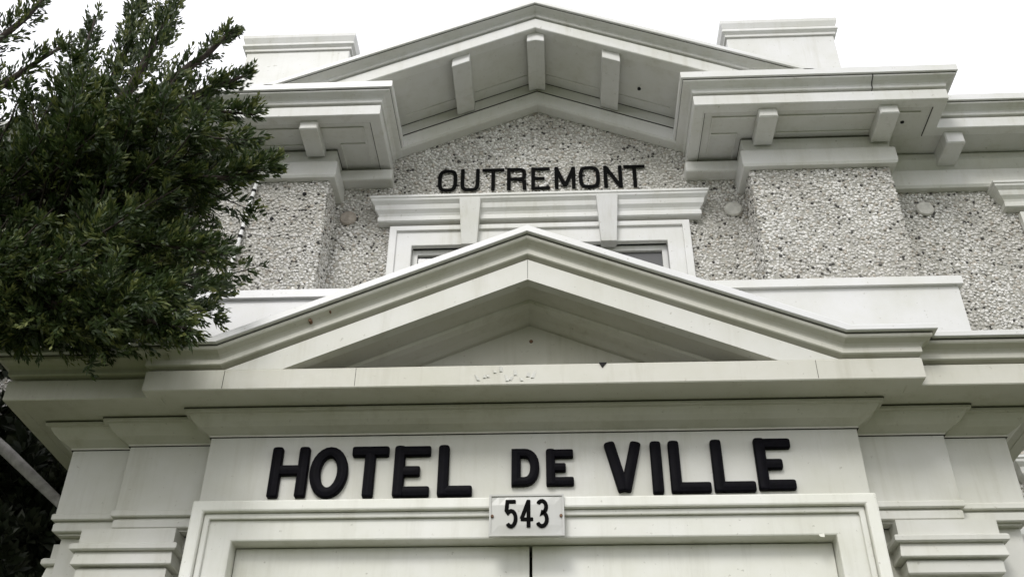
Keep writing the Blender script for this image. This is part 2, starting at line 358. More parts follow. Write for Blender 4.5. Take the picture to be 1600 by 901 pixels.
# -- box eaves on either side of the gable, returned to the wall
def eave(sgn):
    pts = [(.88,YW), (.88,.695), (2.26,.695), (2.26,.925), (WX,.925)]
    path = [(MX+x, y) for x, y in pts] if sgn > 0 else [(MX-x, y) for x, y in reversed(pts)]
    e = MB().sweep(path, [(-.06,4.100),(0,4.100),(.004,4.104),(.004,4.168),(0,4.175),(-.06,4.175)]).build('eave_cornice', 'trim', hall)
    MB().sweep(path, [(-.06,4.176),(-.020,4.176),(-.020,4.185),(.006,4.190),(.009,4.194),(.009,4.208),(.013,4.216),(.024,4.225),(.042,4.231),(.054,4.236),(.057,4.240),(.057,4.248),(-.06,4.248)]).build('cyma_moulding', 'trim', e)
    MB().sweep(path, [(-.06,4.249),(.064,4.249),(.070,4.253),(.070,4.296),(.064,4.302),(-.3,4.312)]).build('flashing', 'flash', e)
    for o_, z_, w_ in ((.0585,4.2488,.0045),(-.018,4.1845,.008)): MB().sweep(path, [(o_-.012,z_-w_),(o_,z_-w_),(o_,z_),(o_-.012,z_)]).build('joint_and_shade', 'joint_shade', e)  # shade under the lip and in the groove, painted as dark strips
    MB().sweep(path, [(-.064,4.1035),(-.0602,4.1035),(-.0602,4.1078),(-.064,4.1078)]).build('joint_and_shade', 'joint_shade', e)  # painted shade line in the corner of soffit and corona
    # soffit boards and the roof deck over them
    poly = [(MX+sgn*x, y) for x, y in ((.90,YW+.05),(.90,.72),(2.24,.72),(2.24,.95),(WX,.95),(WX,YW+.05))]
    if sgn < 0: poly = poly[::-1]
    MB().prism_z(poly, 4.108, 4.13).build('soffit', 'soffit', e)
    MB().prism_z(poly, 4.28, 4.296).build('roof_deck', 'roof', e)
    # thin bead that frames the soffit panel
    def bead(x0, x1, y0, y1):
        a, b = sorted((MX+sgn*x0, MX+sgn*x1)); MB().box(a, b, y0, y1, 4.099, 4.1085).build('panel_bead', 'soffit', e)
    bead(.985, 2.14, .792, .802); bead(.985, .995, .803, 1.1); bead(.996, 1.14, .925, .933); bead(1.365, 1.885, .925, .933)
    bead(1.135, 1.143, .934, 1.19); bead(.93, .936, .74, 1.11)
    # brackets
    def bracket(x0, y0, y1, zb=4.040):
        a, b = sorted((MX+sgn*x0, MX+sgn*(x0+.105)))
        MB().cbox(a, b, y0, y1, zb, 4.1075, .007).build('bracket', 'trim', e)
    bracket(1.232, .730, .958); bracket(1.893, .730, .958); bracket(2.312, .955, 1.15, 4.018)
    for k in range(3): bracket(2.95+.62*k, .955, 1.15, 4.018)
    return e
for s in (-1, 1): eave(s)
# small dark holes bored in the right-hand soffit and the left pilaster
# -- gable with raking cornice
def rake_prof(prof, name, mat, parent, x_end, y_front, smooth=False):
    """prof = (outward, z at the apex); runs down both slopes to x_end(z)"""
    v = []; k = len(prof)
    for st in (-1, 0, 1):
        for o, z in prof:
            x = MX + st*x_end(z); v.append((x, y_front-o, z - SL*abs(x-MX)))
    f = []
    for i in range(2):
        for j in range(k): a, b = i*k+j, i*k+(j+1) % k; f.append((a, b, b+k, a+k))
    f += [tuple(reversed(range(k))), tuple(range(2*k, 3*k))]
    return MB().add(v, f).build(name, mat, parent)
YC = .695
xe = lambda z: (z-4.290)/SL
gc = rake_prof([(-.06,4.785),(0,4.785),(.004,4.79),(.004,4.862),(0,4.870),(-.06,4.870)], 'gable_cornice', 'trim', hall, xe, YC)
rake_prof([(-.06,4.871),(-.020,4.871),(-.020,4.880),(.006,4.884),(.009,4.888),(.009,4.900),(.013,4.906),(.024,4.913),(.042,4.919),(.054,4.923),(.057,4.926),(.057,4.930),(-.06,4.930)], 'cyma_moulding', 'trim', gc, xe, YC)
rake_prof([(-.06,4.931),(.064,4.931),(.070,4.935),(.070,4.958),(.064,4.966),(-.3,4.975)], 'flashing', 'flash', gc, xe, YC)
rake_prof([(.046,4.9265),(.0585,4.9265),(.0585,4.9308),(.046,4.9308)], 'joint_and_shade', 'joint_shade', gc, xe, YC)  # this strip and the next paint shade under lip and in groove
rake_prof([(-.03,4.8712),(-.018,4.8712),(-.018,4.8798),(-.03,4.8798)], 'joint_and_shade', 'joint_shade', gc, xe, YC)
rake_prof([(-.02,4.792),(-.50,4.792),(-.50,4.815),(-.02,4.815)], 'soffit', 'soffit', gc, lambda z: 1.14, YC)
rake_prof([(-.30,4.95),(-.30,4.972),(-4.6,4.972),(-4.6,4.95)], 'roof', 'roof', gc, lambda z: 1.6, YC)
yb = YW-.063
rake_prof([(.01,4.700),(.01,4.7915),(-.06,4.7915),(-.06,4.700)], 'fillet', 'soffit', gc, lambda z: .96, yb)
rake_prof([(.0,4.696),(.0195,4.696),(.0195,4.6996),(.0,4.6996)], 'joint_and_shade', 'joint_shade', gc, lambda z: .96, yb)  # two dark strips, contact shade painted along the fillet edges
rake_prof([(.0,4.788),(.0125,4.788),(.0125,4.7914),(.0,4.7914)], 'joint_and_shade', 'joint_shade', gc, lambda z: .96, yb)
rake_prof([(.004,4.592),(.018,4.600),(.018,4.690),(.012,4.699),(-.06,4.699),(-.06,4.592)], 'frieze_board', 'soffit', gc, lambda z: .96, yb)
for x in (-.44, 0, .44):
    a, b, h = MX+x-.052, MX+x+.052, 4.792-SL*abs(x)
    if x == 0:
        MB().prism_y([(a,h-.088),(MX,h-.076),(b,h-.088),(b,h-SL*.052-.001),(MX,h-.001),(a,h-SL*.052-.001)], .725, yb-.012).build('bracket', 'trim', gc, bevel=.005)
    else:
        s = -SL*math.copysign(1, x)
        MB().prism_y([(a,h-.075-s*.052),(b,h-.075+s*.052),(b,h-.001+s*.052),(a,h-.001-s*.052)], .725, yb-.012).build('bracket', 'trim', gc, bevel=.005)
for s in (-1, 1):                                     # beads along the foot of the gable soffit
    for xa, xb in ((.06,.38), (.50,.80)):
        z = lambda x: 4.7915-SL*x
        MB().add([(MX+s*x, y, z(x)-q) for q in (0,.006) for y in (1.045,1.055) for x in (xa,xb)], [(0,1,3,2),(4,6,7,5),(0,4,5,1),(2,3,7,6),(0,2,6,4),(1,5,7,3)]).build('panel_bead', 'soffit', gc)
# -- pedestals on the roof over the pilasters
for s in (-1, 1):
    a, b = sorted((MX+s*1.20, MX+s*1.93))
    pb = MB().box(a+.025, b-.025, 1.12, 1.62, 4.28, 5.13).build('roof_pedestal', 'trim', hall, bevel=.004)
    MB().sweep([(a+.025,1.62),(a+.025,1.12),(b-.025,1.12),(b-.025,1.62)], [(-.05,5.131),(.012,5.131),(.012,5.150),(.030,5.165),(.030,5.175),(.020,5.195),(.034,5.235),(.034,5.262),(-.05,5.275)]).build('cap', 'trim', pb)
    MB().box(a+.07, b-.07, 1.17, 1.6, 5.20, 5.274).build('cap_top', 'flash', pb)
for x, y, z, nm in ((-1.4697, YP-.012, 3.61, 0), (-1.3077, YP-.012, 3.788, 0)):
    MB().disc(x, z, .011, y, y+.02, seg=10).build('drilled_hole', 'hole', hall)
def soffit_hole(x, y, z, par):
    MB().tube([(x,y,z-.003),(x,y,z+.004)], .011, 10).build('drilled_hole', 'hole', par)
soffit_hole(.635, .96, 4.792-SL*.615-.004, gc); soffit_hole(2.06+.02, .875, 4.1075, hall)

# ------------------------------------------------------------------ porch
def stepped(xc, yc, xm, ym, xo, yo, yback=YW):
    return [(-xo,yback),(-xo,yo),(-xm,yo),(-xm,ym),(-xc,ym),(-xc,yc),(xc,yc),(xc,ym),(xm,ym),(xm,yo),(xo,yo),(xo,yback)]
FR = stepped(1.185, 0, 1.513, .062, 1.744, .088)
ZS, ZF = 1.815, 1.898                               # soffit of the cornice, top of its fascia
porch = MB().prism_z([(x,y) for x,y in FR], 1.478, 1.80).build('porch_entablature', 'porch', hall, bevel=.003)
MB().sweep(FR, [(-.03,1.735),(.004,1.735),(.006,1.742),(.020,1.750),(.040,1.760),(.058,1.775),(.070,1.790),(.074,1.798),(.088,1.800),(.088,1.8145),(-.03,1.8145)]).build('bed_moulding', 'worn', porch)
AR = [(-1.735,.60),(-1.735,.090),(-1.505,.090),(-1.505,.064),(-1.195,.064)]
for side in (-1, 1):
    pl = AR if side < 0 else [(-x,y) for x,y in reversed(AR)]
    MB().sweep(pl, [(-.06,1.447),(-.004,1.447),(-.004,1.452),(.010,1.452),(.014,1.456),(.014,1.473),(.010,1.4775),(-.06,1.4775)]).build('taenia', 'porch', porch)
    MB().sweep(pl, [(-.06,1.404),(-.016,1.404),(-.016,1.411),(.0,1.411),(.004,1.415),(.004,1.440),(.0,1.446),(-.06,1.446)]).build('architrave', 'porch', porch)
# cornice
CF = [(-1.925,YW),(-1.925,-.163),(-1.388,-.163),(-1.388,-.215),(1.388,-.215),(1.388,-.163),(1.925,-.163),(1.925,YW)]
cor = MB().sweep(CF, [(-.05,ZS),(0,ZS),(.003,ZS+.004),(.003,ZF-.004),(0,ZF),(-.05,ZF)]).build('porch_cornice', 'worn', hall)
poly = [(-1.88,YW),(-1.88,-.12),(-1.35,-.12),(-1.35,-.175),(1.35,-.175),(1.35,-.12),(1.88,-.12),(1.88,YW)]
MB().prism_z(poly, ZS+.002, ZS+.03).build('soffit', 'worn', cor)
MB().prism_z([(x,y) for x,y in poly], ZF-.062, ZF-.052).build('ledge', 'roof', cor)
CY = [(-.05,1.899),(-.024,1.899),(-.024,1.909),(.006,1.915),(.010,1.919),(.010,1.938),(.013,1.944),(.020,1.951),(.032,1.957),(.042,1.961),(.046,1.966),(.046,1.978),(-.05,1.978)]
LP = [(-.05,1.979),(.060,1.979),(.064,1.982),(.064,2.000),(.060,2.004),(-.2,2.010)]
for side in (-1, 1):                                 # side wings of the cornice, level
    pl = [(-1.925,YW),(-1.925,-.163),(-1.36,-.163)] if side < 0 else [(1.36,-.163),(1.925,-.163),(1.925,YW)]
    MB().sweep(pl, CY).build('cyma_moulding', 'worn', cor); MB().sweep(pl, LP).build('flashing', 'flash', cor)
# pediment
PS = .425
def ped_z(z0, zap):                                  # level at the ends, up to zap at the apex
    return (zap - z0)/PS
def ped_sweep(prof, name, mat, parent):
    """prof = (out, z level, z apex): cornice moulding that leaves the level and climbs to the apex"""
    k = len(prof); v = []
    for st in range(7):
        for o, z0, za in prof:
            xr = ped_z(z0, za)
            if st in (0, 6): p = ((-1 if st == 0 else 1)*(1.388+o), -.120, z0)
            elif st in (1, 5): p = ((-1 if st == 1 else 1)*(1.388+o), -.215-o, z0)
            elif st in (2, 4): p = ((-1 if st == 2 else 1)*xr, -.215-o, z0)
            else: p = (0, -.215-o, za)
            v.append(p)
    f = []
    for i in range(6):
        for j in range(k): a, b = i*k+j, i*k+(j+1) % k; f.append((a, b, b+k, a+k))
    f += [tuple(reversed(range(k))), tuple(range(6*k, 7*k))]
    return MB().add(v, f).build(name, mat, parent)
ped = MB().prism_y([(-1.35,ZF-.05),(1.35,ZF-.05),(0,2.33)], 0.05, .09).build('pediment', 'worn', hall)
ZA = lambda z: 2.373 + (z-1.899)*1.10
ped_sweep([(o, z, ZA(z)) for o, z in CY], 'cyma_moulding', 'worn', ped)
ped_sweep([(o if o > -.1 else -.05, z, ZA(z)+(.006 if z > 1.99 else 0)) for o, z in LP], 'flashing', 'flash', ped)
xg = (2.372-1.903)/PS
MB().prism_y([(-1.388,ZF+.0005),(-(2.277-ZF)/PS,ZF+.0005),(0,2.277),((2.277-ZF)/PS,ZF+.0005),(1.388,ZF+.0005),(1.388,1.9),(xg,1.9),(0,2.372),(-xg,1.9),(-1.388,1.9)], -.2145, -.17).build('raking_fascia', 'porch', ped, bevel=.002)
def rake_slab(z0, z1, y0, y1, name, mat):
    v = []
    for s in (-1, 0, 1):
        for z, y in ((z0,y0),(z1,y0),(z1,y1),(z0,y1)):
            x = s*(z-ZF)/PS; v.append((x, y, z-PS*abs(x)))
    f = []
    for i in range(2):
        for j in range(4): a, b = i*4+j, i*4+(j+1) % 4; f.append((a, b, b+4, a+4))
    return MB().add(v, f).build(name, mat, ped)
rake_slab(2.281, 2.30, -.172, .08, 'raking_soffit', 'worn')
v = []; pr = [(-.075,2.2805),(-.070,2.268),(-.045,2.258),(.000,2.250),(.03,2.240),(.06,2.240),(.06,2.2805)]; k = len(pr)
for s in (-1, 0, 1):
    for y, z in pr: x = s*(z-ZF)/PS; v.append((x, y, z-PS*abs(x)))
f = []
for i in range(2):
    for j in range(k): a, b = i*k+j, i*k+(j+1) % k; f.append((a, b, b+k, a+k))
MB().add(v, f).build('tympanum_moulding', 'worn', ped)
# porch roof behind the pediment
v = []
for y in (-.19, .95):
    v += [(-1.40,y,1.99),(-1.15,y,1.99),(0,y,2.478),(1.15,y,1.99),(1.40,y,1.99)]
MB().add(v, [(0,1,6,5),(1,2,7,6),(2,3,8,7),(3,4,9,8)]).build('roof', 'proof', ped)
MB().prism_z([(-1.90,YW-.28),(-1.90,-.14),(-1.40,-.14),(-1.40,.07),(1.40,.07),(1.40,-.14),(1.90,-.14),(1.90,YW-.28)], 1.95, 1.985).build('roof_deck', 'proof', cor)
# dark strips between the mouldings: joints with contact shade painted in
def joint_shade(plan, out, z, par, w_=.003): MB().sweep(plan, [(out-.012,z-w_),(out,z-w_),(out,z),(out-.012,z)]).build('joint_and_shade', 'joint_shade', par)
joint_shade(FR, .0905, 1.8147, porch, .0028); joint_shade(FR, .0058, 1.7352, porch, .0016)
for pl in ([(-1.925,YW),(-1.925,-.163),(-1.39,-.163)], [(1.39,-.163),(1.925,-.163),(1.925,YW)]): joint_shade(pl, .0475, 1.9788, cor, .004); joint_shade(pl, -.0215, 1.9088, cor, .009)
ped_sweep([(.036,1.975,ZA(1.975)),(.0475,1.975,ZA(1.975)),(.0475,1.9787,ZA(1.9787)),(.036,1.9787,ZA(1.9787))], 'joint_and_shade', 'joint_shade', ped)
ped_sweep([(-.03,1.9005,ZA(1.9005)),(-.0215,1.9005,ZA(1.9005)),(-.0215,1.9085,ZA(1.9085)),(-.03,1.9085,ZA(1.9085))], 'joint_and_shade', 'joint_shade', ped)
# capitals and pilasters of the porch
def capital(x0, x1, y0, y1, yb_, name, shaft):
    pl = [(x0,yb_),(x0,y0),(x1,y0),(x1,yb_)]
    o = MB().box(x0+.012, x1-.012, y0+.012, yb_, -1.0, 1.20).build(name, 'porch', hall, bevel=.003)
    MB().sweep(pl, [(-.05,1.345),(.034,1.345),(.034,1.403),(-.05,1.403)]).build('necking', 'porch', o)
    MB().sweep(pl, [(-.05,1.318),(.050,1.318),(.055,1.323),(.055,1.338),(.050,1.3445),(-.05,1.3445)]).build('abacus', 'porch', o)
    MB().sweep(pl, [(-.05,1.268),(.040,1.268),(.043,1.272),(.036,1.3175),(-.05,1.3175)]).build('echinus', 'porch', o)
    MB().sweep(pl, [(-.05,1.215),(.020,1.215),(.024,1.220),(.024,1.258),(.014,1.2675),(-.05,1.2675)]).build('astragal', 'porch', o)
    return o
for s in (-1, 1):
    a, b = sorted((s*1.298, s*1.572)); capital(a, b, .078, .078, .30, 'porch_pilaster', 1)
    a, b = sorted((s*1.60, s*1.735)); capital(a, b, .22, .22, .60, 'porch_pilaster', 1)
# wall behind, door casing and door
pw = MB()
pw.prism_y([(-1.72,-1.0),(-1.72,1.404),(1.72,1.404),(1.72,-1.0),(1.10,-1.0),(1.10,1.36),(-1.10,1.36),(-1.10,-1.0)], .135, .30)
pw.box(-1.70, -1.60, .301, YW, -1.0, 1.404); pw.box(1.60, 1.70, .301, YW, -1.0, 1.404)
pwo = pw.build('porch_wall', 'porch', hall)
MB().box(-1.186, 1.186, .001, .14, 1.30, 1.4775).build('lintel', 'porch', pwo) if False else None
def casing(w_, zt, wi, zi, y0, y1):
    return MB().prism_y([(-w_,-1.0),(-w_,zt),(w_,zt),(w_,-1.0),(wi,-1.0),(wi,zi),(-wi,zi),(-wi,-1.0)], y0, y1)
cs = casing(1.170, 1.448, 1.042, 1.332, -.004, .134).build('door_casing', 'doorp', hall, bevel=.006)
casing(1.193, 1.472, 1.150, 1.430, -.036, -.0045).build('backband', 'doorp', cs, bevel=.007)
casing(1.149, 1.4295, 1.128, 1.408, -.018, -.0045).build('bead_moulding', 'doorp', cs, bevel=.005)
for s in (-1, 1):
    a, b = sorted((s*.005, s*1.040))
    d = MB().box(a, b, .060, .110, -.98, 1.3295).build('door', 'doorp', hall, bevel=.004)
    a, b = sorted((s*.12, s*.90))
    MB().prism_y([(a,-.8),(a,1.10),(b,1.10),(b,-.8)], .053, .0595).build('panel', 'doorp', d, bevel=.004)
    MB().tube([(s*.06,.03,-.05),(s*.06,.059,-.05)], .014, 10).build('handle', 'rust', d)
MB().box(-1.05, 1.05, .116, .14, -1.0, 1.31).build('door_backing', 'hole', cs)
# floor and steps
MB().box(-1.95, 1.95, -.45, YW, -ZO, -1.0).build('porch_floor', 'concrete', hall)
for k in range(3): MB().box(-1.3, 1.3, -.45-.36*(k+1), -.451-.36*k, -ZO, -1.151-.15*k).build('step', 'concrete', hall)
# worn spots in the porch timber
MB().disc(-.806, 2.088, .007, -.249, -.22, seg=9).build('rust_spot', 'rust', ped)
MB().disc(-.735, 2.124, .004, -.251, -.22, seg=9).build('rust_spot', 'rust', ped)
MB().disc(.005, 2.165, .008, .046, .06, seg=9).build('knot', 'rust', ped)
MB().add([(.255,-.222,1.899),(.282,-.222,1.899),(.266,-.222,1.878),(.255,-.20,1.899),(.282,-.20,1.899),(.266,-.20,1.878)], [(2,1,0),(0,1,4,3),(1,2,5,4),(2,0,3,5)]).build('split', 'hole', cor)
def joint(x, w_, y, z0, z1, par): MB().box(x-w_/2, x+w_/2, y, y+.006, z0, z1).build('joint_and_shade', 'joint_shade', par)
joint(0, .0015, -.2152, 2.281, 2.370, ped); joint(-.62, .0016, -.2186, ZS+.006, ZF-.004, cor); joint(1.02, .0016, -.2186, ZS+.006, ZF-.004, cor); joint(-1.10, .002, -.2186, ZS+.006, ZF-.004, cor)
MB().sweep([(1.883,.695),(1.8875,.695)], [(-.06,4.177),(-.012,4.177),(-.012,4.186),(.008,4.189),(.012,4.194),(.012,4.208),(.016,4.215),(.027,4.223),(.044,4.229),(.057,4.234),(.0605,4.240),(.0605,4.2485),(-.06,4.2485)]).build('joint_and_shade', 'hole', hall)
for k in range(11):                                   # lifted flakes of paint on the fascia
    x = -.18 + .19*k/10 + random.uniform(-.006,.006); z = 1.84 + random.uniform(-.014,.030); h = random.uniform(.012,.032); a = random.uniform(-.5,.7)
    MB().add([(x,-.2185,z),(x+.004,-.2215,z+.002),(x+.004+a*h,-.2205,z+h),(x+a*h,-.2185,z+h),(x+.014,-.2185,z+.001),(x+.012+a*h,-.2185,z+h*.9)], [(0,1,2,3),(1,4,5,2)]).build('paint_flake', 'porch', cor)
for x, z, r in ((.99,1.3335,.010),):
    MB().add([(x-r,-.007,z),(x+r,-.007,z+.004),(x+r*.8,-.013,z-.012),(x-r*.6,-.010,z-.009)], [(0,1,2,3)]).build('paint_flake', 'doorp', cs)

# ------------------------------------------------------------------ lettering
def stroke(mb, pts, w_, h, y, closed=False, ridge=.18):
    P = [Vector(p) for p in pts]; tp = None
    if not closed:                                    # soften the stroke ends
        e0, e1 = (P[1]-P[0]).normalized(), (P[-1]-P[-2]).normalized(); q = w_*.16
        P = [P[0], P[0]+e0*q*.5, P[0]+e0*q*1.3] + P[1:-1] + [P[-1]-e1*q*1.3, P[-1]-e1*q*.5, P[-1]]
        tp = [.80, .95, 1.0] + [1.0]*(len(P)-6) + [1.0, .95, .80]
    n = len(P); prof = [(-.5,0),(-.5,.66),(-.41,.90),(-ridge/2,1),(ridge/2,1),(.41,.90),(.5,.66),(.5,0)]
    k = len(prof); v = []
    for i in range(n):
        if closed: a, b = P[i-1], P[(i+1) % n]; d0 = (P[i]-a).normalized(); d1 = (b-P[i]).normalized()
        else:
            d0 = (P[i]-P[i-1]).normalized() if i else (P[1]-P[0]).normalized(); d1 = (P[i+1]-P[i]).normalized() if i < n-1 else d0
        n0, n1 = Vector((-d0.y,d0.x)), Vector((-d1.y,d1.x)); m_ = (n0+n1)/max(.3, 1+n0.dot(n1))
        for q, r in prof: c = P[i] + m_*q*w_*(tp[i] if tp else 1); v.append((c.x, y-r*h*(tp[i]*.5+.5 if tp else 1), c.y))
    f = []
    for i in range(n if closed else n-1):
        for j in range(k-1): a, b = i*k+j, ((i+1) % n)*k+j; f.append((a, a+1, b+1, b))
    if not closed: f += [tuple(range(k)), tuple(reversed(range((n-1)*k, n*k)))]
    mb.add(v, f)
def arc(cx, cz, rx, rz, a0, a1, n, p=2.0):
    o = []
    for i in range(n+1):
        a = math.radians(a0+(a1-a0)*i/n); c, s = math.cos(a), math.sin(a)
        o.append((cx+rx*math.copysign(abs(c)**(2/p), c), cz+rz*math.copysign(abs(s)**(2/p), s)))
    return o
def glyph(ch, x0, x1, z0, z1, w_, sq=2.0):
    a, b, c, d = x0+w_/2, x1-w_/2, z0+w_/2, z1-w_/2; mx_, mz = (x0+x1)/2, (z0+z1)/2
    if ch == 'H': return [[(a,z0),(a,z1)],[(b,z0),(b,z1)],[(a,mz+.008),(b,mz+.008)]]
    if ch == 'O': return [('c', arc(mx_,mz,b-mx_,d-mz,0,360,28,sq)[:-1])]
    if ch == 'T': return [[(x0,d),(x1,d)],[(mx_,z0),(mx_,d)]]
    if ch == 'E': return [[(a,z0),(a,z1)],[(a,d),(x1,d)],[(a,mz),(x0+(x1-x0)*.72,mz)],[(a,c),(x1,c)]]
    if ch == 'L': return [[(a,z0),(a,z1)],[(a,c),(x1,c)]]
    if ch == 'D': return [('c', [(a,c),(a,d)]+arc(mx_-.006,mz,b-mx_+.006,d-mz,90,-90,14,2.3))]
    if ch == 'V': return [[(a,z1),(mx_-.003,z0+.012)],[(b,z1),(mx_+.003,z0+.012)]]
    if ch == 'I': return [[(mx_,z0),(mx_,z1)]]
    if ch == 'U': return [[(a,z1),(a,mz)]+arc(mx_,mz,b-mx_,mz-c,180,360,14,4)+[(b,z1)]]
    if ch == 'R': return [[(a,z0),(a,z1)],[(a,d)]+arc(b-.035,(d+mz)/2,.035,(d-mz)/2,90,-90,8,3)+[(a,mz)],[(mx_+.012,mz),(b,mz-.02),(b,z0)]]
    if ch == 'M': return [[(a,z0),(a,z1)],[(a,z1-.01),(mx_,z0+.02)],[(mx_,z0+.02),(b,z1-.01)],[(b,z0),(b,z1)]]
    if ch == 'N': return [[(a,z0),(a,z1)],[(a,z1-.005),(b,z0+.005)],[(b,z0),(b,z1)]]
def letter(ch, x0, x1, z0, z1, w_, h, y, parent, sq=2.0, mat='black'):
    mb = MB()
    for i, s in enumerate(glyph(ch, x0, x1, z0, z1, w_, sq)):
        if s[0] == 'c': stroke(mb, s[1], w_, h, y, True)
        else: stroke(mb, s, w_, h-.0012*i, y)
    return mb.build('letter', mat, parent)
s1 = empty('sign_lettering', (0, -.01, 1.485), 'raised black capitals reading HOTEL DE VILLE across the white porch frieze', 'sign')
for ch, x0, x1, z0, z1 in (('H',-.940,-.802,1.490,1.684),('O',-.795,-.656,1.486,1.684),('T',-.645,-.512,1.487,1.684),('E',-.490,-.359,1.487,1.683),('L',-.330,-.206,1.487,1.683),
        ('D',-.066,.034,1.522,1.666),('E',.058,.156,1.522,1.662),('V',.266,.402,1.486,1.686),('I',.432,.472,1.487,1.686),('L',.497,.637,1.489,1.687),('L',.648,.792,1.490,1.689),('E',.803,.932,1.495,1.693)):
    letter(ch, x0, x1, z0, z1, .039 if z1 > 1.67 else .033, .024, .0005, s1)
s2 = empty('sign_lettering', (MX, YW, 3.95), 'thin black capitals reading OUTREMONT on the pebble wall above the window hood', 'sign')
for ch, x0, x1 in (('O',-.581,-.466),('U',-.446,-.333),('T',-.318,-.186),('R',-.170,-.055),('E',-.026,.085),('M',.112,.236),('O',.256,.380),('N',.402,.512),('T',.522,.648)):
    letter(ch, x0+.004, x1+.004, 3.945, 4.117, .0225, .006, YW-.012, s2, 3.4, 'ink')

# house number plate
PX0, PX1, PZ0, PZ1, PY = -.138, .117, 1.324, 1.472, -.040
npo = empty('number_plate', ((PX0+PX1)/2, PY, PZ0), 'small grey house number plate reading 543 above the door', 'sign')
pv = MB(); n = 8
gx = [PX0+(PX1-PX0)*i/n for i in range(n+1)]
v = []; f = []                                          # slightly dished sheet-metal plate with turned corners
for j in range(5):
    for i in range(n+1):
        z = PZ0+(PZ1-PZ0)*j/4; e = max(abs(i-n/2)/(n/2), abs(j-2)/2); v.append((gx[i], PY-.006-.005*(1-e**3), z))
for j in range(4):
    for i in range(n): a = j*(n+1)+i; f.append((a, a+1, a+n+2, a+n+1))
pl_ = MB().add(v, f); pl_.box(PX0+.001, PX1-.001, PY-.0055, PY+.0035, PZ0+.001, PZ1-.001); pl_.build('plate', 'plate', npo)
rim = MB().prism_y([(PX0-.002,PZ0-.002),(PX0-.002,PZ1+.002),(PX1+.002,PZ1+.002),(PX1+.002,PZ0-.002),(PX1-.006,PZ0+.006),(PX1-.006,PZ1-.006),(PX0+.006,PZ1-.006),(PX0+.006,PZ0+.006)], PY-.009, PY-.002)
rim = MB()
for a0,a1,b0,b1 in ((PX0-.002,PX1+.002,PZ1-.005,PZ1+.002),(PX0-.002,PX1+.002,PZ0-.002,PZ0+.005),(PX0-.002,PX0+.005,PZ0+.0055,PZ1-.0055),(PX1-.005,PX1+.002,PZ0+.0055,PZ1-.0055)): rim.box(a0,a1,PY-.0105,PY+.003,b0,b1)
rim.build('rim', 'plate', npo)
for x in (PX0+.009, PX1-.009): MB().disc(x, (PZ0+PZ1)/2-.004, .0055, PY-.0135, PY-.006, seg=10).build('screw', 'rust', npo)
def digit(ch, x, z0, z1, wd):
    zc = (z0+z1)/2; h_ = z1-z0; a, b = x+.007, x+wd-.007; mb = MB(); yy = PY-.0108
    if ch == '5': ss = [[(b,z1-.006),(a+.003,z1-.006),(a,zc+.012)]+arc((a+b)/2,z0+h_*.32,(b-a)/2,h_*.28,130,-140,14)]
    if ch == '4': ss = [[(b-.010,z0),(b-.010,z1)],[(b-.010,z1-.003),(a-.002,z0+h_*.30)],[(a-.005,z0+h_*.29),(b+.006,z0+h_*.29)]]
    if ch == '3': ss = [arc((a+b)/2-.002,z0+h_*.74,(b-a)/2-.001,h_*.22,150,-80,10)+arc((a+b)/2-.002,z0+h_*.29,(b-a)/2+.001,h_*.25,80,-150,12)]
    for i, s in enumerate(ss): stroke(mb, s, .0135, .0030-.0004*i, yy, ridge=.7)
    return mb.build('digit', 'ink', npo)
for ch, x in (('5', -.087), ('4', -.033), ('3', .021)): digit(ch, x, 1.352, 1.452, .046)

# thin white cable clipped down the left pilaster
cb = empty('wall_cable', (-1.63, YP-.03, 3.29), 'thin white cable with dark clips running down the left pebbled pilaster', 'cable')
cp = [(-1.585,YP-.028,3.90),(-1.598,YP-.03,3.76),(-1.612,YP-.03,3.6),(-1.622,YP-.028,3.44),(-1.636,YP-.03,3.285),(-1.645,YP-.02,3.10)]
MB().tube(cp, .011, 8).build('cable', 'wire', cb, smooth=True)
for k in range(7):
    z = 3.46+.055*k; x = -1.6205+(z-3.46)*.075; MB().tube([(x,YP-.03,z),(x+.002,YP-.03,z+.016)], .0135, 8).build('clip', 'hole', cb)

# ------------------------------------------------------------------ trees
def unit(a): return a/np.maximum(1e-9, np.linalg.norm(a, axis=-1, keepdims=True))
def foliage(base, dirs, L, nb, bl, bw, spread=.8):
    """sprigs: nb narrow blades along each twig; returns verts, quad faces, tint per vertex"""
    n = len(base); d = unit(dirs); ref = np.where(np.abs(d[:,2:3]) < .9, [[0,0,1.]], [[1.,0,0]])
    s = unit(np.cross(d, ref)); u = np.cross(s, d)
    t = (np.arange(nb)[None]+rng.random((n,nb)))/nb; an = rng.uniform(0, 2*math.pi, (n,nb))
    side = s[:,None]*np.cos(an)[...,None] + u[:,None]*np.sin(an)[...,None]*.75
    bend = side*rng.uniform(.5,1.1,(n,nb,1))*spread*(1.15-.6*t[...,None])
    bd = unit(d[:,None] + bend + rng.normal(0,.15,(n,nb,3)))
    root = base[:,None] + d[:,None]*(t*L[:,None])[...,None] + rng.normal(0,.004,(n,nb,3))
    ln = bl*rng.uniform(.6,1.25,(n,nb,1))*(1.1-.45*t[...,None]); wd = unit(np.cross(bd, rng.normal(0,1,(n,nb,3))))*bw*rng.uniform(.7,1.2,(n,nb,1))
    mid = root + bd*ln*.5; tip = root + bd*ln
    v = np.stack([root, mid+wd, tip, mid-wd], 2).reshape(-1,3)
    f = np.arange(len(v)).reshape(-1,4)
    tint = np.clip(rng.random((n,1))*.55 + rng.random((n,nb))*.30 + .25*t, 0, 1)
    return v, f, np.repeat(tint.reshape(-1), 4)
def in_ball(c, r, n, shell=.0):
    p = unit(rng.normal(0,1,(n,3)))*(shell+(1-shell)*rng.random((n,1)))**(1/2.4); return np.array(c)+p*np.array(r), p
